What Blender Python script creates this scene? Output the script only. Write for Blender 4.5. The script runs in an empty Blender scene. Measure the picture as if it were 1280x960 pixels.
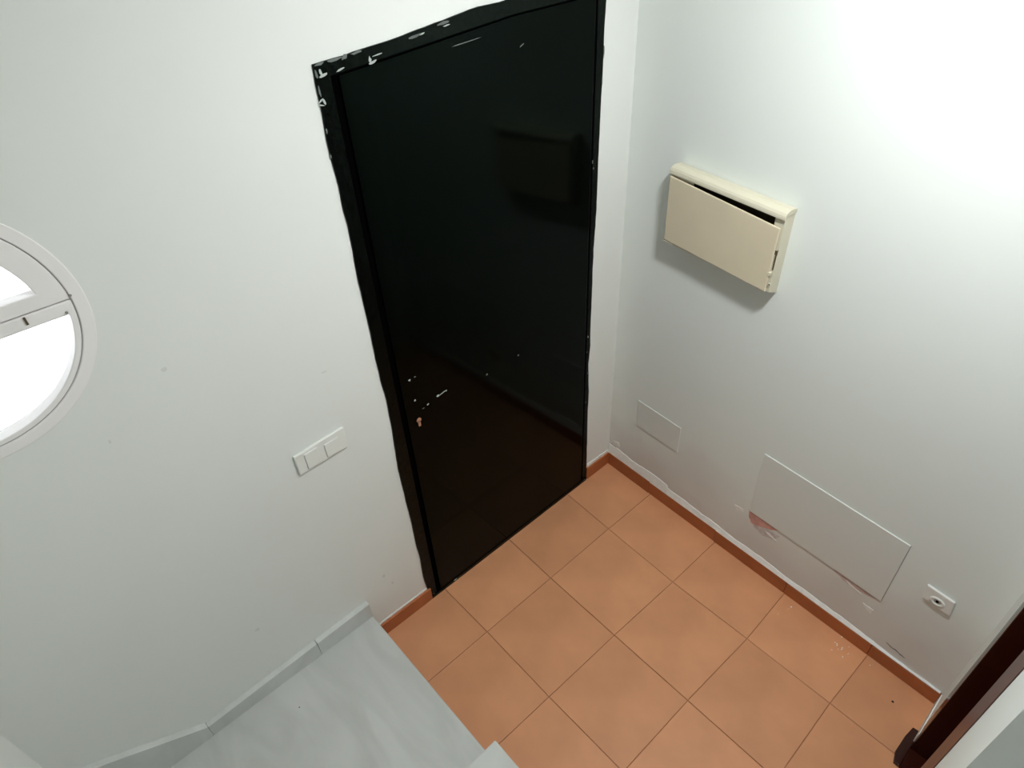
import bpy, bmesh, math, random
from mathutils import Vector, Matrix
from mathutils import noise as mnoise
random.seed(4)
S = bpy.context.scene
C = S.collection

# ------------------------------------------------------------------ camera
FPX = 806.577
cd = bpy.data.cameras.new('camera'); cam = bpy.data.objects.new('camera', cd); C.objects.link(cam)
R0 = (0.7367131174652378, -0.6746630939418213, -0.045645287023959785)
R1 = (-0.45083603165096764, -0.4397468787792642, -0.7767686625817896)
R2 = (0.5039847766747111, 0.592834203025385, -0.6281297259351746)
mw = Matrix(((R0[0], -R1[0], -R2[0], -1.7219), (R0[1], -R1[1], -R2[1], -1.3541), (R0[2], -R1[2], -R2[2], 2.2369), (0, 0, 0, 1)))
cam.matrix_world = mw
cd.sensor_width = 36; cd.lens = FPX / 1280 * 36; cd.clip_start = .02
S.camera = cam

# ------------------------------------------------------------------ world, exposure
W = bpy.data.worlds.new('world'); S.world = W; W.use_nodes = True
bg = W.node_tree.nodes['Background']; bg.inputs[0].default_value = (.93, .97, 1, 1); bg.inputs[1].default_value = 4.0
S.view_settings.view_transform = 'Standard'; S.view_settings.look = 'None'
S.view_settings.gamma = 1; S.view_settings.use_curve_mapping = False
S.view_settings.exposure = 0.12
LAMP_POS = (-.70, -1.05, 2.52)
LAMP_R = .09
LAMP_STRENGTH = 278.0
FILL_LAMP_POS = (-1.58, -2.75, 2.92)
FILL_LAMP_STRENGTH = 9.0

# ------------------------------------------------------------------ materials
def N(nt, t, **k):
    n = nt.nodes.new(t)
    for a, v in k.items(): setattr(n, a, v)
    return n
def mat(name, col, rough=.6, spec=.5, bump=0, bscale=40, var=0, vscale=3, coords='Object', metallic=0, obj_var=0):
    m = bpy.data.materials.new(name); m.use_nodes = True; nt = m.node_tree
    b = nt.nodes['Principled BSDF']
    b.inputs['Base Color'].default_value = (*col, 1); b.inputs['Roughness'].default_value = rough
    b.inputs['Specular IOR Level'].default_value = spec; b.inputs['Metallic'].default_value = metallic
    tc = N(nt, 'ShaderNodeTexCoord'); src = tc.outputs[coords]
    sock = None
    if var:
        nz = N(nt, 'ShaderNodeTexNoise'); nz.inputs['Scale'].default_value = vscale; nz.inputs['Detail'].default_value = 5
        nt.links.new(src, nz.inputs['Vector'])
        mr = N(nt, 'ShaderNodeMapRange'); mr.inputs[1].default_value = .3; mr.inputs[2].default_value = .7
        mr.inputs[3].default_value = 1 - var; mr.inputs[4].default_value = 1 + var
        nt.links.new(nz.outputs[0], mr.inputs[0]); sock = mr.outputs[0]
    if obj_var:
        oi = N(nt, 'ShaderNodeObjectInfo'); mr = N(nt, 'ShaderNodeMapRange')
        mr.inputs[3].default_value = 1 - obj_var; mr.inputs[4].default_value = 1 + obj_var
        nt.links.new(oi.outputs['Random'], mr.inputs[0])
        if sock:
            mu = N(nt, 'ShaderNodeMath', operation='MULTIPLY'); nt.links.new(sock, mu.inputs[0]); nt.links.new(mr.outputs[0], mu.inputs[1]); sock = mu.outputs[0]
        else: sock = mr.outputs[0]
    if sock:
        hv = N(nt, 'ShaderNodeHueSaturation'); hv.inputs['Color'].default_value = (*col, 1)
        nt.links.new(sock, hv.inputs['Value']); nt.links.new(hv.outputs[0], b.inputs['Base Color'])
    if bump:
        nz = N(nt, 'ShaderNodeTexNoise'); nz.inputs['Scale'].default_value = bscale; nz.inputs['Detail'].default_value = 4
        nt.links.new(src, nz.inputs['Vector'])
        bp = N(nt, 'ShaderNodeBump'); bp.inputs['Strength'].default_value = bump; bp.inputs['Distance'].default_value = .002
        nt.links.new(nz.outputs[0], bp.inputs['Height']); nt.links.new(bp.outputs[0], b.inputs['Normal'])
    return m

WALLC = (.76, .80, .765)
m_wall = mat('white_wall_paint', WALLC, .55, .3, .25, 6, .012, 2)
m_wallback = mat('white_wall_paint_by_door', (.755, .775, .74), .55, .3, .25, 6, .012, 2)
m_ceil = mat('ceiling_paint', (.84, .86, .84), .8)
# the right wall carries rising damp and bruised plaster low down: a worn coat of its own
m_wallr = mat('white_wall_paint_damp_foot', WALLC, .55, .3)
def damp(m):
    nt = m.node_tree; b = nt.nodes['Principled BSDF']
    tc = N(nt, 'ShaderNodeTexCoord'); sp = N(nt, 'ShaderNodeSeparateXYZ'); nt.links.new(tc.outputs['Object'], sp.inputs[0])
    nz = N(nt, 'ShaderNodeTexNoise'); nz.inputs['Scale'].default_value = 7; nz.inputs['Detail'].default_value = 7; nz.inputs['Distortion'].default_value = .6
    nt.links.new(tc.outputs['Object'], nz.inputs['Vector'])
    big = N(nt, 'ShaderNodeTexNoise'); big.inputs['Scale'].default_value = 2.2; nt.links.new(tc.outputs['Object'], big.inputs['Vector'])
    # height limit of damp = .1 + noise*.45
    lim = N(nt, 'ShaderNodeMath', operation='MULTIPLY_ADD'); nt.links.new(big.outputs[0], lim.inputs[0]); lim.inputs[1].default_value = .9; lim.inputs[2].default_value = -.12
    df = N(nt, 'ShaderNodeMath', operation='SUBTRACT'); nt.links.new(lim.outputs[0], df.inputs[0]); nt.links.new(sp.outputs['Z'], df.inputs[1])
    mr = N(nt, 'ShaderNodeMapRange'); mr.inputs[1].default_value = -.12; mr.inputs[2].default_value = .22; mr.inputs[3].default_value = 0; mr.inputs[4].default_value = .75
    nt.links.new(df.outputs[0], mr.inputs[0])
    mx = N(nt, 'ShaderNodeMix', data_type='RGBA'); mx.inputs['A'].default_value = (*WALLC, 1); mx.inputs['B'].default_value = (.62, .602, .575, 1)
    nt.links.new(mr.outputs[0], mx.inputs['Factor'])
    # cracks and paint bruises
    mr2 = N(nt, 'ShaderNodeMapRange'); mr2.inputs[1].default_value = .62; mr2.inputs[2].default_value = .72; mr2.inputs[3].default_value = 0; mr2.inputs[4].default_value = .5
    nt.links.new(nz.outputs[0], mr2.inputs[0])
    mu = N(nt, 'ShaderNodeMath', operation='MULTIPLY'); nt.links.new(mr2.outputs[0], mu.inputs[0]); nt.links.new(mr.outputs[0], mu.inputs[1])
    mx2 = N(nt, 'ShaderNodeMix', data_type='RGBA'); mx2.inputs['B'].default_value = (.66, .57, .56, 1)
    nt.links.new(mx.outputs['Result'], mx2.inputs['A']); nt.links.new(mu.outputs[0], mx2.inputs['Factor'])
    nt.links.new(mx2.outputs['Result'], b.inputs['Base Color'])
    bp = N(nt, 'ShaderNodeBump'); bp.inputs['Distance'].default_value = .004
    st = N(nt, 'ShaderNodeMath', operation='MULTIPLY_ADD'); nt.links.new(mr.outputs[0], st.inputs[0]); st.inputs[1].default_value = .8; st.inputs[2].default_value = .06
    nt.links.new(st.outputs[0], bp.inputs['Strength']); nt.links.new(nz.outputs[0], bp.inputs['Height']); nt.links.new(bp.outputs[0], b.inputs['Normal'])
damp(m_wallr)
m_plaster = mat('bare_plaster', (.80, .80, .76), .8, .2, .8, 60, .06, 30)
m_pink = mat('exposed_pink_brick_plaster', (.60, .33, .28), .85, .2, 1, 90, .18, 60)
m_bruise = mat('bruised_plaster', (.58, .53, .52), .8, .2, 1, 60, .15, 50)
m_tile = mat('terracotta_tile', (.64, .298, .148), .42, .3, .12, 25, .10, 5, obj_var=.07)
m_grout = mat('brown_grout', (.40, .19, .095), .85, .2)
m_skirt = mat('terracotta_skirting', (.40, .125, .042), .4, .35, .1, 30, .1, 12, obj_var=.06)
m_black = mat('black_gloss_paint', (.0003, .0004, .00035), .10, .085, .05, 7)
m_black.node_tree.nodes['Principled BSDF'].inputs['Specular Tint'].default_value = (.6, 1, .78, 1)
m_blackrough = mat('black_brushed_paint', (.0008, .001, .0009), .28, .13, .8, 45)
m_blackrough.node_tree.nodes['Principled BSDF'].inputs['Specular Tint'].default_value = (.7, 1, .82, 1)
m_gap = mat('dark_gap', (.001, .001, .001), .9, .0)
m_chip = mat('bare_metal_chip', (.42, .46, .43), .6)
m_brass = mat('brass_key_cylinder', (.45, .22, .14), .45, .5)
m_pvc = mat('white_window_frame', (.86, .835, .82), .4, .4)
m_plastic = mat('white_switch_plastic', (.76, .77, .73), .35, .5)
m_cream = mat('cream_plastic', (.62, .585, .455), .42, .4)
m_cream_d = mat('aged_cream_cover_plastic', (.68, .60, .44), .45, .35, var=.03, vscale=8)
m_darkin = mat('dark_box_inside', (.09, .065, .035), .8, .2)
m_cover = mat('painted_access_cover', (.70, .725, .69), .5, .3, .12, 8)
m_wood = mat('dark_mahogany_wood', (.030, .0045, .002), .22, .5, .15, 30)
m_wood2 = mat('mahogany_wood_sheen', (.085, .035, .03), .35, .5, .15, 30)  # same wood; lighter, redder base colour stands in for its grazing reflection
m_lampw = mat('lamp_base_metal', (.8, .8, .8), .4)
m_dirt = mat('dark_speck', (.03, .02, .015), .9)
m_crumb = mat('plaster_crumb', (.95, .88, .80), .9)

def marble(name, base, vein):
    m = mat(name, base, .28, .45); nt = m.node_tree; b = nt.nodes['Principled BSDF']
    tc = N(nt, 'ShaderNodeTexCoord'); mp = N(nt, 'ShaderNodeMapping'); mp.inputs['Rotation'].default_value = (0, 0, .5); mp.inputs['Scale'].default_value = (3.2, 1.0, 2)
    nt.links.new(tc.outputs['Object'], mp.inputs[0])
    nz = N(nt, 'ShaderNodeTexNoise'); nz.inputs['Scale'].default_value = 2.2; nz.inputs['Detail'].default_value = 8; nz.inputs['Distortion'].default_value = 1.2
    nt.links.new(mp.outputs[0], nz.inputs['Vector'])
    cr = N(nt, 'ShaderNodeValToRGB'); cr.color_ramp.elements[0].position = .35; cr.color_ramp.elements[0].color = (*vein, 1)
    cr.color_ramp.elements[1].position = .62; cr.color_ramp.elements[1].color = (*base, 1)
    nt.links.new(nz.outputs[0], cr.inputs[0]); nt.links.new(cr.outputs[0], b.inputs['Base Color'])
    return m
m_marble = marble('grey_white_marble', (.56, .568, .545), (.48, .49, .465))
m_marble_s = marble('grey_marble_skirting', (.62, .635, .61), (.54, .555, .53))

m_glass = bpy.data.materials.new('window_glass'); m_glass.use_nodes = True
nt = m_glass.node_tree; nt.nodes.clear()
o_ = N(nt, 'ShaderNodeOutputMaterial'); mxs = N(nt, 'ShaderNodeMixShader'); tr = N(nt, 'ShaderNodeBsdfTransparent'); gl = N(nt, 'ShaderNodeBsdfGlossy'); fr = N(nt, 'ShaderNodeFresnel')
gl.inputs['Roughness'].default_value = .02
nt.links.new(fr.outputs[0], mxs.inputs[0]); nt.links.new(tr.outputs[0], mxs.inputs[1]); nt.links.new(gl.outputs[0], mxs.inputs[2]); nt.links.new(mxs.outputs[0], o_.inputs[0])
m_glow = bpy.data.materials.new('lit_lamp_globe'); m_glow.use_nodes = True
nt = m_glow.node_tree; nt.nodes.clear(); o_ = N(nt, 'ShaderNodeOutputMaterial'); em = N(nt, 'ShaderNodeEmission')
em.inputs[0].default_value = (.96, .98, .99, 1); em.inputs[1].default_value = LAMP_STRENGTH
em1 = em
nt.links.new(em.outputs[0], o_.inputs[0])

# ------------------------------------------------------------------ mesh helpers
def link(name, bm, m, parent=None, smooth=False, bevel=0, seg=2):
    me = bpy.data.meshes.new(name)
    bmesh.ops.recalc_face_normals(bm, faces=bm.faces)
    bm.to_mesh(me); bm.free()
    if smooth:
        for f in me.polygons: f.use_smooth = True
    me.materials.append(m)
    o = bpy.data.objects.new(name, me); C.objects.link(o)
    if parent: o.parent = parent
    if bevel:
        md = o.modifiers.new('bevel', 'BEVEL'); md.width = bevel; md.segments = seg; md.limit_method = 'ANGLE'; md.angle_limit = .6
    return o
def box(bm, lo, hi, M=None):
    vs = [Vector((x, y, z)) for x in (lo[0], hi[0]) for y in (lo[1], hi[1]) for z in (lo[2], hi[2])]
    if M: vs = [M @ v for v in vs]
    v = [bm.verts.new(q) for q in vs]
    for f in ((0, 1, 3, 2), (4, 6, 7, 5), (0, 4, 5, 1), (2, 3, 7, 6), (0, 2, 6, 4), (1, 5, 7, 3)): bm.faces.new([v[i] for i in f])
def slab(bm, pts, off, M=None):
    """prism: polygon pts (3-D) pushed by vector off"""
    off = Vector(off); a = [Vector(q) for q in pts]; b = [q + off for q in a]
    if M: a = [M @ q for q in a]; b = [M @ q for q in b]
    va = [bm.verts.new(q) for q in a]; vb = [bm.verts.new(q) for q in b]; n = len(a)
    bm.faces.new(va); bm.faces.new(vb[::-1])
    for i in range(n): bm.faces.new((va[i], vb[i], vb[(i+1) % n], va[(i+1) % n]))
def cyl(bm, c, axis, r, h, n=20, r2=None):
    axis = Vector(axis).normalized(); u = axis.orthogonal().normalized(); w = axis.cross(u); c = Vector(c); r2 = r if r2 is None else r2
    a = [bm.verts.new(c + (u*math.cos(t)+w*math.sin(t))*r) for t in [i*2*math.pi/n for i in range(n)]]
    b = [bm.verts.new(c + axis*h + (u*math.cos(t)+w*math.sin(t))*r2) for t in [i*2*math.pi/n for i in range(n)]]
    bm.faces.new(a[::-1]); bm.faces.new(b)
    for i in range(n): bm.faces.new((a[i], a[(i+1) % n], b[(i+1) % n], b[i]))
def B(): return bmesh.new()
def bx(name, lo, hi, m, parent=None, bevel=0, M=None):
    bm = B(); box(bm, lo, hi, M); return link(name, bm, m, parent, bevel=bevel)
def empty(name, loc, label, cat, M=None):
    o = bpy.data.objects.new(name, None); C.objects.link(o); o.location = loc; o.empty_display_size = .1
    if M is not None: o.matrix_world = M
    o['label'] = label; o['category'] = cat
    return o
def struct(o, label):
    o['kind'] = 'structure'; o['label'] = label
    return o
def holder(name, label):
    o = bpy.data.objects.new(name, None); C.objects.link(o); return struct(o, label)

# local frame of the right wall: (s along the wall from the corner, d out of the wall, z)
YAW = -0.052071642683582685
NX = Vector((math.cos(YAW), math.sin(YAW), 0)); TY = Vector((-math.sin(YAW), math.cos(YAW), 0))
MR = Matrix(((-TY.x, -NX.x, 0, 0), (-TY.y, -NX.y, 0, 0), (0, 0, 1, 0), (0, 0, 0, 1)))
def RWp(s, d, z): return MR @ Vector((s, d, z))
def MRat(s, d, z): return MR @ Matrix.Translation((s, d, z))

# ------------------------------------------------------------------ floor
XL = -2.216     # left wall
HC = 2.95       # ceiling
floor = bx('floor', (-2.6, -4.2, -.12), (.25, .25, -.004), m_grout)
struct(floor, 'terracotta tiled floor of the small entrance hall')
G = {(0,0):(-.304,-.267),(0,1):(-.3224,-.6157),(0,2):(-.3244,-.9462),(0,3):(-.3298,-1.2616),
     (1,0):(-.6543,-.2666),(1,1):(-.6595,-.6037),(1,2):(-.6631,-.9306),(1,3):(-.667,-1.261),
     (2,0):(-.9904,-.2652),(2,1):(-.9941,-.597),(2,2):(-.9922,-.9239),(2,3):(-1.004,-1.256),
     (3,0):(-1.324,-.2645),(3,1):(-1.33,-.59),(3,2):(-1.335,-.92),(3,3):(-1.341,-1.25),
     (0,-1):(-.284,.06),(1,-1):(-.644,.06),(2,-1):(-.992,.06),(3,-1):(-1.32,.06),
     (-1,-1):(.05,.06),(-1,0):(.02,-.2705),(-1,1):(.0,-.621),(-1,2):(-.01,-.942),(-1,3):(-.03,-1.273),
     (-1,4):(-.05,-1.60),(0,4):(-.336,-1.597),(1,4):(-.675,-1.59),(2,4):(-1.01,-1.585),(3,4):(-1.347,-1.58)}
for i in range(-1, 3):
    for j in range(-1, 4):
        q = [Vector((*G[k], 0)) for k in ((i, j), (i+1, j), (i+1, j+1), (i, j+1))]
        c = sum(q, Vector()) / 4
        ins = .0010
        q = [c + (v - c) * (1 - ins / .165) for v in q]
        dz = random.uniform(-.0006, .0006)
        bm = B(); slab(bm, [(v.x - c.x, v.y - c.y, -.004) for v in q], (0, 0, .004 + dz))
        t = link('tile', bm, m_tile, floor, bevel=.0012); t.location = (c.x, c.y, 0)
# plaster crumbs and specks of dirt on the tiles
crumb_at = [(-0.0399, -0.9636, 2), (-0.0943, -0.9873, 2), (-0.0265, -0.9814, 1.5), (-0.0728, -1.175, 2), (-0.1152, -1.1811, 2), (-0.1176, -1.1999, 2.2), (-0.1146, -1.169, 1.5), (-0.1441, -1.2158, 1.5), (-0.1208, -1.2218, 1.2), (-0.1099, -0.9863, 1), (-0.1535, -0.9719, 1), (-0.1466, -1.1761, 1.2), (-0.1079, -1.2951, 1.2), (-.095, -1.212, 1), (-.13, -1.19, 1)]
bm = B()
for (u, v, r) in crumb_at:
    c = Vector((u, v, .001)); rr = r * .0021
    for _ in range(2):
        a = random.uniform(0, 6); cc = c + Vector((math.cos(a), math.sin(a), 0))*rr*.8
        bmesh.ops.create_icosphere(bm, subdivisions=1, radius=rr*.6, matrix=Matrix.Translation(cc) @ Matrix.Rotation(a, 4, 'Z') @ Matrix.Diagonal((1.3, .8, .5, 1)))
o = link('plaster_crumbs', bm, m_crumb); o['kind'] = 'stuff'; o['category'] = 'debris'; o['label'] = 'pale plaster crumbs scattered on the terracotta tiles by the right skirting'
c = Vector((-.1769, -1.401, .001))
bm = B(); bmesh.ops.create_icosphere(bm, subdivisions=2, radius=.004, matrix=Matrix.Translation(c) @ Matrix.Diagonal((1, 1, .4, 1)))
o = link('dirt_speck', bm, m_dirt); o['category'] = 'debris'; o['label'] = 'small dark speck lying on the last tile near the wooden door frame'

# ------------------------------------------------------------------ walls
WX, WZ, WR = -1.88, 1.635, .256       # round window
def wall_back():
    bm = B(); T0, T1 = 0., .25; x0, x1 = XL - .2, .2; h = HC
    s_ = .32
    box(bm, (x0, T0, 0), (WX - s_, T1, h)); box(bm, (WX + s_, T0, 0), (x1, T1, h))
    box(bm, (WX - s_, T0, 0), (WX + s_, T1, WZ - s_)); box(bm, (WX - s_, T0, WZ + s_), (WX + s_, T1, h))
    n = 96; r = WR - .012
    ci, sq = [], []
    for k in range(n):
        t = 2*math.pi*k/n; cx, cz = math.cos(t), math.sin(t); mlt = s_/max(abs(cx), abs(cz))
        ci.append((WX + r*cx, WZ + r*cz)); sq.append((WX + mlt*cx, WZ + mlt*cz))
    V = {}
    for nm, L in (('c', ci), ('s', sq)):
        for y in (T0, T1): V[nm, y] = [bm.verts.new((a, y, b)) for a, b in L]
    for k in range(n):
        l = (k+1) % n
        bm.faces.new((V['c', T0][k], V['c', T0][l], V['s', T0][l], V['s', T0][k]))
        bm.faces.new((V['c', T1][k], V['s', T1][k], V['s', T1][l], V['c', T1][l]))
        bm.faces.new((V['c', T0][k], V['c', T1][k], V['c', T1][l], V['c', T0][l]))
    return link('wall_back', bm, m_wallback)
wb = struct(wall_back(), 'pale grey-white wall with the round window and black door')
bm = B(); box(bm, (-.3, -.2, 0), (1.75, 0, HC), MR)
wr = struct(link('wall_right', bm, m_wallr), 'pale grey-white wall with fuse box and access covers, damp at its foot')
wl = struct(bx('wall_left', (XL - .2, -4.0, 0), (XL, 0, HC), m_wallback), 'plain pale wall along the left of the stairs')
# near wall: stub beside the right wall, lintel above the wooden door, pier and the side wall of the stairs
YF = -1.5
OX0, OX1, OZ = -.262, -.775, 2.05
PIER = -.955
bm = B()
box(bm, (OX0, YF - .16, 0), (-.03, YF, HC))
box(bm, (OX1, YF - .16, OZ), (OX0, YF, HC))
box(bm, (PIER, YF - .16, 0), (OX1, YF, HC))
wf = struct(link('wall_front', bm, m_wall), 'pale wall around the dark wooden door, its pier at the picture corner')
ws = struct(bx('wall_side', (PIER, -4.0, 0), (PIER + .16, YF - .16, HC), m_wall), 'pale wall beside the upper stairs beyond the pier')
struct(bx('wall_rear', (XL - .2, -4.2, 0), (PIER + .16, -4.0, HC), m_wall), 'plain wall closing the stairwell behind the stairs')
bm = B(); box(bm, (XL - .2, -4.2, HC), (.25, .25, HC + .1))
struct(link('ceiling', bm, m_ceil), 'white ceiling over the entrance hall and stairs')

# bare plaster band above the right skirting, cracked top edge
def wob(s, f, a, seed=0.0): return a * mnoise.noise(Vector((s*f, seed, seed*1.7)))
bm = B(); pts = []
n = 110
for k in range(n+1):
    s = .003 + k/n*1.492
    base = .108 - .046*s/1.5 + (.012 if s < .35 else 0)
    pts.append((s, .0, base + wob(s, 9, .008, 3.1) + wob(s, 40, .004, 1.3)))
poly = [(.003, 0, .05)] + pts + [(1.495, 0, .05)]
v0 = [bm.verts.new(MR @ Vector((q[0], .0022, q[2]))) for q in pts]; v1 = [bm.verts.new(MR @ Vector((q[0], .0102, .066))) for q in pts]; v2 = [bm.verts.new(MR @ Vector((q[0], -.001, q[2]+.0015))) for q in pts]
for k in range(n):
    bm.faces.new((v0[k], v0[k+1], v1[k+1], v1[k])); bm.faces.new((v0[k], v0[k+1], v2[k+1], v2[k]))
link('plaster_band', bm, m_plaster, wr)
bm = B(); pts = [(.003, .083), (.003, .092)]
for k in range(20): pts.append((None, None))
pts = [(-.003 - 0.0, .0)]
xs = [-.004 - .145*k/14 for k in range(15)]
bm.free(); bm = B(); slab(bm, [(x, 0, .083 + wob(x, 30, .006, 5)) for x in xs] + [(xs[-1], 0, .05), (xs[0], 0, .05)], (0, -.0035, 0)); link('plaster_band', bm, m_plaster, wb)
# filler sliver at the foot of the near wall, right of the wooden door
bx('plaster_band', (-.262, YF - .001, 0), (-.082, YF + .003, .06), m_plaster, wf)
# cracks above the band
def crack(pts, w, m, par):
    bm = B(); up, lo = [], []
    for k, (s, z) in enumerate(pts):
        ww = w * (.3 + .7*math.sin(math.pi*(k+.5)/len(pts))) * random.uniform(.5, 1.2)
        up.append((s, .0, z + ww)); lo.append((s, .0, z - ww*.4))
    slab(bm, up + lo[::-1], (0, .0012, 0), MR); return link('plaster_crack', bm, m, par)
m_crack = mat('crack_shadow', (.20, .19, .18), .9)
crack([(.012+k*.006, .128 - k*.0012 + random.uniform(-.0015, .0015)) for k in range(28)], .0028, m_crack, wr)
crack([(.205+k*.009, .116 - k*.0006 + random.uniform(-.002, .002)) for k in range(18)], .0022, m_crack, wr)
crack([(1.30+k*.006, .108 - k*.001 + random.uniform(-.002, .002)) for k in range(12)], .003, m_crack, wr)
# damaged patches: pink brick plaster under the left end of the large cover, thin flakes beneath it
def patch(name, outline, d, m, seed):
    bm = B(); out = []
    for k in range(len(outline)):
        a, b = outline[k], outline[(k+1) % len(outline)]
        for t in (0, .25, .5, .75):
            s = a[0] + (b[0]-a[0])*t; z = a[1] + (b[1]-a[1])*t
            out.append((s + wob(s+z, 60, .004, seed), 0, z + wob(s-z, 70, .004, seed+2)))
    slab(bm, out, (0, d, 0), MR); return link(name, bm, m, wr)
patch('exposed_brick_patch', [(.722, .284), (.79, .284), (.85, .282), (.82, .262), (.785, .243), (.76, .228), (.738, .232), (.727, .250)], .0012, m_pink, .3)
patch('bruised_patch', [(.742, .242), (.80, .252), (.86, .256), (.84, .222), (.80, .205), (.76, .214)], .0008, m_bruise, 2.3)
patch('exposed_brick_patch', [(1.06, .275), (1.15, .275), (1.215, .272), (1.18, .258), (1.13, .252), (1.10, .258)], .0008, mat('faint_pink_plaster', (.58, .45, .42), .8, .2, .8, 60, .1, 50), 4.3)
patch('plaster_flake', [(.66, .262), (.695, .27), (.70, .25), (.67, .245)], .0016, m_plaster, 6.1)
patch('plaster_flake', [(.800, .238), (.835, .232), (.85, .222), (.81, .225)], .002, m_plaster, 7.1)
patch('plaster_flake', [(1.185, .215), (1.225, .212), (1.22, .19), (1.2, .195)], .0016, m_plaster, 8.1)
patch('plaster_flake', [(1.11, .262), (1.14, .258), (1.17, .246), (1.13, .25)], .0016, m_plaster, 9.1)
patch('plaster_flake', [(.03, .155), (.06, .16), (.065, .14), (.035, .142)], .0016, m_plaster, 10.1)

# ------------------------------------------------------------------ skirting
br = holder('baseboard_right', 'terracotta tile skirting along the foot of the right wall')
cuts = [.0, .262, .615, .94, 1.27, 1.4985]
for k in range(5):
    a, b = cuts[k] + (.0105 if k == 0 else .0006), cuts[k+1] - .0006
    h = .071 - .004*k*.6
    bx('skirting_tile', (a, .0, .0), (b, .0105 + random.uniform(-.0004, .0012), h), m_skirt, br, bevel=.0015, M=MR)
bb = holder('baseboard_back', 'terracotta tile skirting on either side of the black door')
bx('skirting_tile', (-.158, -.0105, 0), (-.002, 0, .068), m_skirt, bb, bevel=.0015)
bx('skirting_tile', (-1.320, -.0105, 0), (-1.052, 0, .068), m_skirt, bb, bevel=.0015)
for x0, x1 in ((-1.320, -1.064),):
    bm = B(); xs = [x0 + (x1-x0)*k/14 for k in range(15)]
    slab(bm, [(x, 0, .075 + wob(x, 25, .004, 8)) for x in xs] + [(x1, 0, .05), (x0, 0, .05)], (0, -.003, 0)); link('plaster_band', bm, m_plaster, wb)
bl = holder('baseboard_left', 'grey marble skirting on the window wall, stepping up over the landing')
TZ = .17
def strip(prof, d=.02):
    bm = B(); slab(bm, [(x, 0, z) for x, z in prof], (0, -d, 0)); return link('marble_strip', bm, m_marble_s, bl, bevel=.0012)
strip([(-1.300, TZ), (-1.300, .2465), (-1.506, .240), (-1.506, TZ)])
strip([(-1.5064, TZ), (-1.5075, .240), (-1.885, .226), (-1.885, TZ)])
strip([(-1.886, TZ), (-1.886, .226), (-2.12, .378), (XL, .44), (XL, TZ)])

# ------------------------------------------------------------------ stairs
st = empty('staircase', (-1.76, -.36, 0), 'grey-white marble staircase rising from the tiled floor along the left', 'staircase')
inv = Matrix.Translation((1.76, .36, 0))
def sb(name, lo, hi, m=m_marble, bevel=.004):
    o = bx(name, lo, hi, m, st, bevel=bevel, M=inv); return o
sb('tread', (XL + .002, -.745, TZ - .03), (-1.300, -.006, TZ))
sb('riser', (-1.345, -.74, 0), (-1.322, -.006, TZ - .031), bevel=0)
yf = -.692
zt = .34
nst = 7
for n_ in range(nst):
    yb = yf - .28*(n_)
    yback = yb - .31 if n_ < nst-1 else -3.998
    sb('tread', (XL + .002, yback, zt + .17*n_ - .03), (-1.297, yb, zt + .17*n_))
    sb('riser', (XL + .002, yb - .045, zt + .17*n_ - .17), (-1.31, yb - .022, zt + .17*n_ - .031), bevel=0)
# solid flank under the flight, one stepped plastered wall
bm = B(); prof = [(-.74, 0)]
for n_ in range(nst):
    yb = yf - .046 - .28*n_; prof += [(yb, .14 + .17*n_ + .0) if n_ == 0 else (yb, .14 + .17*n_), (yb, .309 + .17*n_)]
prof += [(-3.99, .309 + .17*(nst-1)), (-3.99, 0)]
prof[0] = (yf - .046, 0); prof.pop(1)
slab(bm, [(-1.315, y, z) for y, z in prof], (-.12, 0, 0), inv); link('side_wall', bm, m_wall, st)
bx('dark_speck', (0, 0, 0), (.004, .003, .0006), m_dirt, st).location = Vector((-1.651, -.129, TZ)) + Vector((1.76, .36, 0))

# ------------------------------------------------------------------ black entrance door (door_1)
d1 = holder('door_1', 'black gloss painted metal entrance door with wobbly painted surround')
def P2(L, y, dy, m, name, bevel=0, par=d1):
    bm = B(); slab(bm, [(x, y, z) for x, z in L], (0, dy, 0)); return link(name, bm, m, par, bevel=bevel)
left = [(-1.0654, 0.0), (-1.0617, 0.0655), (-1.0688, 0.1533), (-1.0645, 0.2671), (-1.068, 0.3624), (-1.067, 0.4682), (-1.0688, 0.5895), (-1.0715, 0.7413), (-1.0627, 0.9028), (-1.0601, 1.0252), (-1.0649, 1.1551), (-1.0629, 1.3093), (-1.0647, 1.4219), (-1.0612, 1.5083), (-1.0601, 1.5799), (-1.0634, 1.6165), (-1.0612, 1.6742), (-1.0646, 1.7471), (-1.0656, 1.7851), (-1.0631, 1.8352), (-1.0623, 1.8888), (-1.0607, 1.9326)]
top = [(-1.0353, 1.9347), (-1.0083, 1.9367), (-0.9854, 1.9357), (-0.9575, 1.9401), (-0.9122, 1.9421), (-0.8721, 1.9459), (-0.8396, 1.9493), (-0.7907, 1.9551), (-0.7409, 1.9613), (-0.6894, 1.9658), (-0.6099, 1.9759), (-0.5389, 1.9764), (-.40, 1.984), (-.27, 1.987), (-.1475, 1.992)]
right = [(-0.1505, 1.9288), (-0.1548, 1.8422), (-0.1529, 1.7503), (-0.1563, 1.6787), (-0.1581, 1.4859), (-0.1581, 1.3186), (-0.1652, 1.1734), (-0.1655, 0.9617), (-0.166, 0.8261), (-0.163, 0.7606), (-0.1709, 0.6749), (-0.1622, 0.5294), (-0.1639, 0.3935), (-0.1607, 0.2255), (-0.1582, 0.0409), (-.158, 0)]
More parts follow.
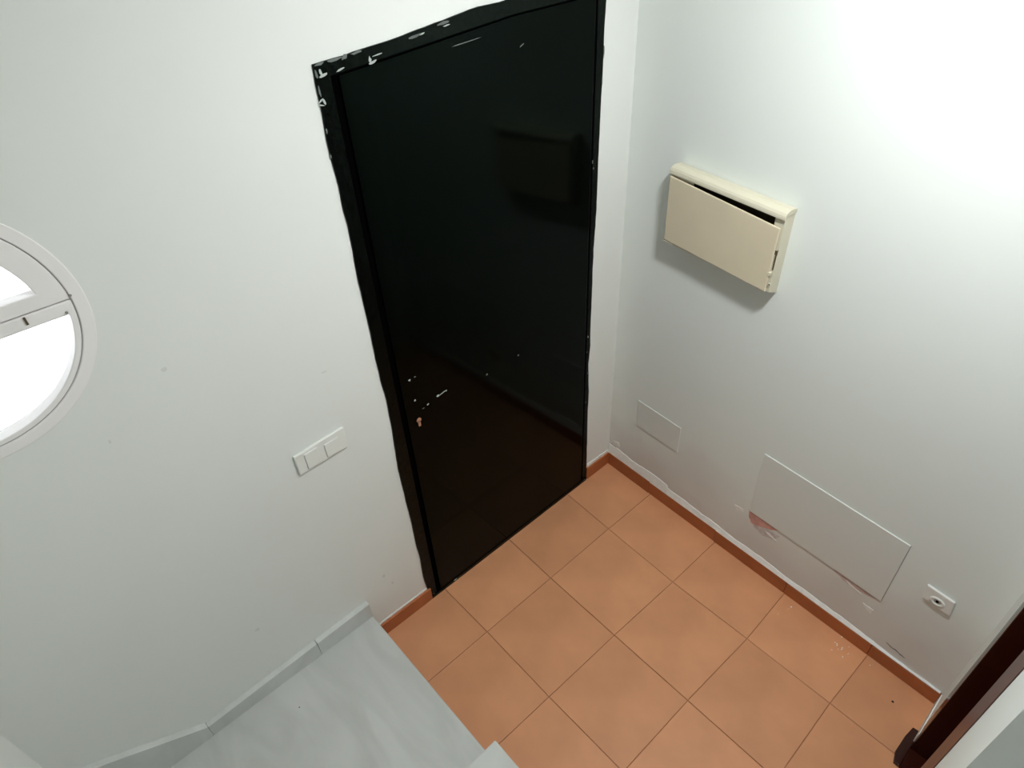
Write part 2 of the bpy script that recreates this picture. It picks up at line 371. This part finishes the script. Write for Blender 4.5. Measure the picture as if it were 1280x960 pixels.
def fine(L):
    out = []
    for k in range(len(L)-1):
        (a, b), (c_, d_) = L[k], L[k+1]; n_ = max(1, int(math.hypot(c_-a, d_-b)/.025))
        for t in range(n_):
            x = a + (c_-a)*t/n_; z = b + (d_-b)*t/n_
            out.append((x + (wob(z, 45, .0016, 2) if L is not top else 0), z + (wob(x, 50, .002, 4) if L is top else 0)))
    out.append(L[-1]); return out
outer = fine(left) + fine(top) + fine(right)
# inner leaf outline (measured; its head climbs slightly to the right)
LX0, LX1 = -1.008, -.196
def ztop(x): return 1.9045 + (x + 1.025) * .075 if x < -.5 else 1.9439 + (x + .5) * .02
inner = [(-1.026, .012), (-1.026, ztop(-1.026)), (LX1+.012, ztop(LX1)), (LX1+.012, .012)]
# brushed black paint around the opening, built as a ring of quads between outer and inner outline
bm = B()
def ringpt(t, L):
    return L[int(t*(len(L)-1)+.5)]
def nearest_inner(q):
    x, z = q
    X0, X1 = inner[0][0], inner[2][0]
    zt_ = ztop(min(max(x, X0), X1))
    if z > zt_: return (min(max(x, X0), X1), zt_)
    if x < -.6: return (X0, min(max(z, .0), zt_))
    return (X1, min(max(z, .0), zt_))
of = [bm.verts.new((x, -.0045, z)) for x, z in outer]; ob = [bm.verts.new((x, .0, z)) for x, z in outer]
inn = [nearest_inner(q) for q in outer]
fi = [bm.verts.new((x, -.0045, z)) for x, z in inn]; ib = [bm.verts.new((x, .0, z)) for x, z in inn]
for k in range(len(outer)-1):
    for quad in ((of[k], of[k+1], fi[k+1], fi[k]), (of[k], of[k+1], ob[k+1], ob[k]), (fi[k], fi[k+1], ib[k+1], ib[k])):
        try: bm.faces.new(quad)
        except Exception: pass
link('door_surround', bm, m_blackrough, d1)
P2([(-1.026, .0), (-1.026, ztop(-1.026)), (-.5, ztop(-.5)), (LX1+.012, ztop(LX1+.012)), (LX1+.012, .0)], 0, -.0012, m_gap, 'rebate')
P2([(LX0, .016), (LX0, ztop(LX0)-.004), (-.5, ztop(-.5)-.004), (LX1, ztop(LX1)-.004), (LX1, .016)], -.0012, -.006, m_black, 'door_leaf', bevel=.0015)
P2([(-1.064, 0), (-1.062, .014), (-.6, .018), (-.164, .014), (-.164, 0)], 0, -.010, m_blackrough, 'threshold')
# keyhole and chipped paint
def blob(L, y, dy, m, name): 
    return P2(L, y, dy, m, name)
bm = B(); cyl(bm, (-.969, -.0072, .893), (0, -1, 0), .0085, .003, 18); 
slab(bm, [(-.973, -.0072, .868), (-.965, -.0072, .868), (-.9645, -.0072, .89), (-.9735, -.0072, .89)], (0, -.003, 0)); link('keyhole', bm, m_brass, d1)
bm = B(); cyl(bm, (-.970, -.0072, .893), (0, -1, 0), .015, .0012, 20); link('key_plate', bm, m_black, d1)
def chip(x, z, w, h, ang=0, y=-.0072, m=m_chip):
    L = []; n_ = 9
    for k in range(n_):
        t = 2*math.pi*k/n_; r_ = random.uniform(.6, 1.05); a = math.cos(t)*w*r_; b = math.sin(t)*h*r_
        L.append((x + a*math.cos(ang) - b*math.sin(ang), z + a*math.sin(ang) + b*math.cos(ang)))
    P2(L, y, -.0005, m, 'paint_chip')
m_chip2 = mat('faded_paint_chip', (.10, .11, .105), .6)
chip(-.975, 1.055, .005, .004); chip(-.955, 1.057, .004, .003, m=m_chip2)
chip(-.886, .941, .007, .005, .1); chip(-.869, .942, .014, .0025, .25); chip(-.853, .943, .005, .003, .2)
chip(-.969, .973, .004, .004); chip(-.926, .931, .006, .003, .3); chip(-.945, .926, .006, .002, m=m_chip2)
chip(-.541, .917, .005, .004, m=m_chip2); chip(-.684, .913, .005, .004, m=m_chip2)
chip(-.477, 1.871, .010, .0022, .4, m=m_chip2); chip(-.173, .63, .003, .006, y=-.0045, m=m_chip2)
chip(-.179, .81, .003, .006, y=-.0045); chip(-.183, .74, .003, .004, y=-.0045, m=m_chip2); chip(-.180, .48, .004, .003, y=-.0045, m=m_chip2)
chip(-.186, 1.487, .003, .007, y=-.0045, m=m_chip2); chip(-.181, 1.465, .004, .005, y=-.0045, m=m_chip2)
chip(-.938, .010, .009, .004, .1, y=-.010); chip(-.178, .012, .004, .005, y=-.010, m=m_chip2); chip(-1.043, .025, .004, .004, y=-.010, m=m_chip2)
for a in ((-1.047, 1.916, .004, .009, .2), (-1.041, 1.909, .012, .003, .2), (-1.000, 1.912, .012, .0025, .2), (-.995, 1.8985, .012, .0045, .15), (-.925, 1.918, .004, .007, .1), (-.918, 1.912, .012, .003, .25), (-.905, 1.924, .014, .0015, .1),
          (-1.060, 1.862, .009, .0022, .6), (-1.052, 1.858, .003, .007, .3), (-1.06, 1.853, .008, .002, -.3), (-.78, 1.945, .010, .002, .1), (-.71, 1.951, .012, .002, .1)):
    chip(*a, y=-.0045)
chip(-.72, 1.957, .02, .004, .1, y=-.0045, m=m_chip2); chip(-.80, 1.943, .02, .004, .1, y=-.0045, m=m_chip2)
chip(-.66, 1.908, .05, .0015, .06, m=m_chip2)

m_chip3 = mat('thin_paint_edge', (.13, .15, .14), .7)
for a in ((-1.045, 1.9315, .014, .0035, .1), (-1.008, 1.9335, .02, .004, .05), (-.985, 1.934, .010, .005, .4), (-.955, 1.937, .016, .003, .1), (-1.057, 1.915, .003, .012, .1), (-1.058, 1.88, .0025, .012, .0), (-1.062, 1.80, .002, .008, 0), (-1.0655, 1.745, .002, .006, 0), (-.152, 1.80, .0025, .02, 0), (-.155, 1.72, .002, .014, 0)):
    chip(*a, y=-.0045, m=m_chip3)
# faint scuffs on the wall by the window and switch
m_scuff = mat('wall_scuff', (.66, .675, .645), .7)
for x, z, w, h in ((-1.558, 1.416, .008, .007), (-1.716, 1.307, .003, .006), (-1.216, 1.218, .008, .004), (-1.214, .305, .007, .010), (-1.64, .463, .008, .008), (-1.19, .24, .006, .009)):
    L = [(x + w*math.cos(t)*random.uniform(.6, 1.1), z + h*math.sin(t)*random.uniform(.6, 1.1)) for t in [k*math.pi/5 for k in range(10)]]
    P2(L, 0, -.0004, m_scuff, 'scuff_mark', par=wb)

# ------------------------------------------------------------------ wooden inner door (door_2) in the near wall
d2 = holder('door_2', 'dark mahogany door frame at the lower right picture corner')
bm = B(); box(bm, (-.262, YF - .0, 0), (-.224, YF + .001, 2.09)); link('architrave', bm, m_wood, d2)
bx('jamb', (OX0 - .028, YF - .16, 0), (OX0, YF + .001, OZ), m_wood, d2, bevel=.002)
bx('jamb', (OX1, YF - .16, 0), (OX1 + .028, YF + .001, OZ), m_wood, d2, bevel=.002)
bx('lintel', (OX1, YF - .16, OZ - .03), (OX0, YF + .001, OZ), m_wood, d2, bevel=.002)
bx('threshold', (OX1 + .028, YF - .16, 0), (OX0 - .028, YF, .012), m_wood, d2)
bx('architrave', (OX1 - .0, YF, 0), (OX1 + .105, YF + .002, 2.09), m_wood2, d2, bevel=.001)
bx('door_leaf', (OX1 + .028, YF - .155, .006), (OX0 - .028, YF - .115, OZ - .032), m_wood, d2, bevel=.002)
bm = B(); slab(bm, [(-.218, YF, 0), (-.219, YF + .020, 0), (-.262, YF + .026, 0), (-.33, YF + .028, 0), (-.366, YF + .018, 0), (-.366, YF, 0)], (0, 0, .012)); link('plinth_block', bm, m_wood, d2, bevel=.002)

# ------------------------------------------------------------------ round window
w1 = holder('window_1', 'round white framed window with a tilting upper sash')
def annulus(r0, r1, y0, y1, name, m, par=w1, n=96, a0=0, a1=2*math.pi, bevel=0, r1b=None):
    bm = B(); full = abs(a1-a0-2*math.pi) < 1e-6; cnt = n if full else n+1
    r1b = r1 if r1b is None else r1b
    R_ = []
    for k in range(cnt):
        t = a0 + (a1-a0)*k/n; c_, s_ = math.cos(t), math.sin(t)
        R_.append([bm.verts.new((WX + r*c_, y, WZ + r*s_)) for r, y in ((r0, y0), (r1, y0), (r1b, y1), (r0, y1))])
    for k in range(cnt if full else cnt-1):
        a, b = R_[k], R_[(k+1) % cnt]
        for q in range(4): bm.faces.new((a[q], a[(q+1) % 4], b[(q+1) % 4], b[q]))
    if not full:
        bm.faces.new(R_[0]); bm.faces.new(R_[-1][::-1])
    o = link(name, bm, m, par, bevel=bevel)
    return o
annulus(.2315, WR, -.003, .05, 'window_frame', m_pvc, r1b=WR-.013, bevel=.002)
annulus(.2280, .2325, .0005, .05, 'frame_seam', mat('seam_shadow', (.42, .40, .39), .8))
# lower fixed light
a_ = math.asin(-.02/.2285)
def half(r_out, zlo, zhi, r_in, y0, y1, name, up=True):
    """segment frame: ring sector plus the straight rail between chord heights zlo..zhi"""
    bm = B(); n = 48
    def arc(r, zc):
        t0 = math.asin((zc)/r); return t0
    if up: zc_out, zc_in = zlo, zhi
    else: zc_out, zc_in = zhi, zlo
    t0 = arc(r_out, zc_out); u0 = arc(r_in, zc_in)
    O, I = [], []
    for k in range(n+1):
        if up: t = t0 + (math.pi-2*t0)*k/n; u = u0 + (math.pi-2*u0)*k/n
        else: t = t0 - (math.pi+2*t0)*k/n; u = u0 - (math.pi+2*u0)*k/n
        O.append((WX + r_out*math.cos(t), WZ + r_out*math.sin(t))); I.append((WX + r_in*math.cos(u), WZ + r_in*math.sin(u)))
    V = [[[bm.verts.new((x, y, z)) for x, z in L] for L in (O, I)] for y in (y0, y1)]
    m_ = n+1
    for k in range(m_):
        l = (k+1) % m_
        bm.faces.new((V[0][0][k], V[0][0][l], V[0][1][l], V[0][1][k]))
        bm.faces.new((V[1][0][k], V[1][1][k], V[1][1][l], V[1][0][l]))
        for w_ in (0, 1): bm.faces.new((V[0][w_][k], V[1][w_][k], V[1][w_][l], V[0][w_][l]))
    return link(name, bm, m_pvc, w1, bevel=.002)
half(.2295, .002, .030, .187, -.002, .045, 'sash', True)
half(.2295, -.028, -.001, .2185, -.001, .03, 'fixed_frame', False)
def pane(r, z0, up, y):
    bm = B(); t0 = math.asin(z0/r); n = 40; L = []
    for k in range(n+1):
        t = t0 + (math.pi-2*t0)*k/n if up else t0 - (math.pi+2*t0)*k/n
        L.append((WX + r*math.cos(t), y, WZ + r*math.sin(t)))
    slab(bm, L, (0, .004, 0)); return link('pane', bm, m_glass, w1)
pane(.192, .026, True, .022); pane(.22, -.024, False, .026)
bx('drain_slot', (-1.7325, -.0028, 1.6165), (-1.7285, .003, 1.632), m_darkin, w1)
for x, z in ((-1.6475, 1.643), (-1.6665, 1.6135)):
    bm = B(); cyl(bm, (x, -.002, z), (0, -1, 0), .0026, .0018, 12); link('screw', bm, mat('screw_shadow', (.25, .24, .22), .6), w1)

# ------------------------------------------------------------------ light switch (double rocker) left of the door
sw = empty('light_switch', (-1.29, 0, .98), 'white double rocker light switch on the wall left of the black door', 'light switch')
def sq(name, L, y0, dy, m, par, bevel):
    bm = B(); slab(bm, [(x + 1.29, y0, z - .98) for x, z in L], (0, dy, 0)); return link(name, bm, m, par, bevel=bevel)
sq('plate', [(-1.366, .940), (-1.212, .946), (-1.2095, 1.022), (-1.3675, 1.012)], 0, -.009, m_plastic, sw, .003)
sq('rocker', [(-1.340, .949), (-1.300, .9505), (-1.300, 1.006), (-1.340, 1.004)], -.009, -.0035, m_plastic, sw, .0015)
sq('rocker', [(-1.279, .951), (-1.235, .953), (-1.234, 1.002), (-1.279, 1.000)], -.009, -.0035, m_plastic, sw, .0015)

# ------------------------------------------------------------------ things on the right wall (local frame s, d, z)
def rthing(name, s, z, label, cat): 
    o = bpy.data.objects.new(name, None); C.objects.link(o); o.matrix_world = MRat(s, 0, z); o['label'] = label; o['category'] = cat; o.empty_display_size = .05; return o
def rslab(name, L, d0, d1, m, par, org, bevel=0):
    bm = B(); slab(bm, [(s - org[0], d0, z - org[1]) for s, z in L], (0, d1 - d0, 0)); return link(name, bm, m, par, bevel=bevel)
# fuse box
org = (.41, 1.21)
fb = rthing('fuse_box', *org, 'cream plastic fuse box on the right wall with a crooked sagging cover', 'fuse box')
BL, BR = .221, .619
def zo(s_): return -(s_ - .22)*.0655            # the whole box leans slightly
def dz(name, prof, s0, s1, m, bevel=0):
    """(d, z) profile run from s0 to s1 along the leaning box"""
    bm = B(); V = [[bm.verts.new((q - org[0], d, z + zo(q) - org[1])) for d, z in prof] for q in (s0, s1)]; n_ = len(prof)
    bm.faces.new(V[0]); bm.faces.new(V[1][::-1])
    for k in range(n_): bm.faces.new((V[0][k], V[0][(k+1) % n_], V[1][(k+1) % n_], V[1][k]))
    return link(name, bm, m, fb, bevel=bevel)
side_p = [(0, 1.220), (0, 1.479), (.047, 1.479), (.047, 1.240)]
dz('back_plate', [(0, 1.222), (0, 1.48), (.003, 1.48), (.003, 1.222)], BL + .004, BR - .004, m_darkin)
dz('side', side_p, BR - .004, BR, m_cream, .001); dz('side', side_p, BL, BL + .004, m_cream, .001)
dz('bottom', [(0, 1.2202), (.0468, 1.2402), (.0468, 1.250), (.043, 1.250), (.043, 1.243), (0, 1.2242)], BL + .004, BR - .004, m_cream)
dz('stile', [(.0436, 1.2505), (.0436, 1.472), (.0468, 1.472), (.0468, 1.2505)], BR - .030, BR - .002, m_cream)
dz('stile', [(.0436, 1.2505), (.0436, 1.472), (.0468, 1.472), (.0468, 1.2505)], BL + .004, BL + .085, m_cream)
hood = [(0, 1.486), (.004, 1.490), (.02, 1.4925), (.034, 1.493), (.043, 1.491), (.050, 1.4875), (.0545, 1.481), (.056, 1.475), (.056, 1.4695), (.052, 1.4685), (.050, 1.478), (0, 1.478)]
dz('hood', hood, BL - .002, BR + .003, m_cream, .0006)
cov = rslab('cover', [(.2258, 1.2505), (.6106, 1.2156), (.6134, 1.418), (.2218, 1.4626)], .050, .057, m_cream_d, fb, org, .0025)
cov['label'] = 'aged cream cover plate hanging askew'
def mark(name, s0, s1, z0, z1, m, d0=.0468, dd=.0006): return rslab(name, [(s0, z0), (s1, z0), (s1 + .0006, z1), (s0 + .0006, z1)], d0, d0 + dd, m, fb, org)
mark('latch_slot', .6125, .6172, 1.286, 1.335, m_darkin); mark('latch_slot', .6165, .6185, 1.334, 1.352, m_darkin); mark('latch_slot', .609, .6165, 1.335, 1.348, m_darkin)
mark('latch_tab', .606, .6155, 1.272, 1.281, m_cream, .0468, .012)
bm = B(); cyl(bm, (.6155 - org[0], .0468, 1.240 - org[1]), (0, 1, 0), .0045, .003, 16); link('screw', bm, m_cream, fb)
bm = B(); cyl(bm, (.6165 - org[0], .0498, 1.2405 - org[1]), (0, 1, 0), .0026, .0006, 10); link('screw_recess', bm, m_darkin, fb)
mark('corner_tab', .2225, .262, 1.2435, 1.2475, m_cream, .0468, .009)

# access covers
def cover(L, label, s0, z0, d, inner_in):
    t = rthing('access_cover', s0, z0, label, 'access cover')
    rslab('cover_plate', L, 0, d, m_cover, t, (s0, z0), .0012)
    return t
cover([(.149, .334), (.370, .333), (.369, .466), (.1465, .472)], 'small rectangular painted access cover low beside the room corner', .26, .334, .0035, 0)
big = cover([(.7235, .285), (1.229, .277), (1.228, .571), (.721, .587)], 'large rectangular painted access cover above damaged pink plaster', .975, .28, .0045, 0)
for L, o0, par in (([(.7215, .283), (1.229, .275), (1.229, .2785), (.7215, .2865)], (.975, .28), big),):
    rslab('edge_gap_shadow', L, .0, .0025, m_crack, par, o0)  # dark strip paints the shadow line along the cover edge
rslab('edge_gap_shadow', [(1.2285, .277), (1.2303, .277), (1.2296, .571), (1.2278, .571)], .0, .0018, mat('edge_shadow', (.38, .38, .36), .9), big, (.975, .28))

# aerial socket
org = (1.357, .437)
so = rthing('wall_socket', *org, 'small white wall socket low on the right wall near wooden door frame', 'socket')
L = [(1.319, .410), (1.401, .403), (1.3955, .467), (1.313, .472)]
rslab('plate', L, 0, .009, m_plastic, so, org, .0035)
bm = B()
# recessed outlet: a raised oval rim around a dark hole
ring = []
for k in range(24):
    t = 2*math.pi*k/24
    ring.append([bm.verts.new((.0 + r*1.35*math.cos(t), dd, -.005 + r*math.sin(t))) for r, dd in ((.0165, .009), (.0145, .0125), (.011, .0125), (.009, .0095))])
for k in range(24):
    a, b = ring[k], ring[(k+1) % 24]
    for q in range(3): bm.faces.new((a[q], a[q+1], b[q+1], b[q]))
link('outlet_rim', bm, m_plastic, so, smooth=True)
bm = B(); cyl(bm, (0, .0088, -.005), (0, 1, 0), .0045, .0012, 16); link('outlet_hole', bm, m_gap, so)
bm = B(); cyl(bm, (0, .0085, -.005), (0, 1, 0), .0095, .0008, 20)
link('outlet_recess', bm, mat('outlet_grey', (.42, .42, .40), .5), so)

# ------------------------------------------------------------------ lamps (hall lamp above, added fill lamp behind the camera)
def panel_lamp(pos, strength, label, r):
    """round flush LED panel: rim, frosted diffuser that emits downwards"""
    lp = empty('ceiling_lamp', (pos[0], pos[1], HC), label, 'lamp')
    m = m_glow.copy(); m.node_tree.nodes['Emission'].inputs[1].default_value = strength
    if pos[2] < HC - .06:
        bm = B(); cyl(bm, (0, 0, pos[2] - HC + .02), (0, 0, 1), .008, HC - pos[2] - .021, 12); link('stem', bm, m_lampw, lp)
    bm = B(); cyl(bm, (0, 0, pos[2] - HC), (0, 0, 1), r + .012, .022, 40); link('lamp_rim', bm, m_lampw, lp, bevel=.003)
    bm = B(); cyl(bm, (0, 0, pos[2] - HC - .004), (0, 0, 1), r, .0035, 40); link('diffuser', bm, m, lp)
panel_lamp(LAMP_POS, LAMP_STRENGTH, 'round white ceiling lamp over the tiled hall, above the view', LAMP_R)
panel_lamp(FILL_LAMP_POS, FILL_LAMP_STRENGTH, 'added round fill lamp over the upper stairs, unseen behind the view', .11)  # fill lamp added to even out the light on the walls
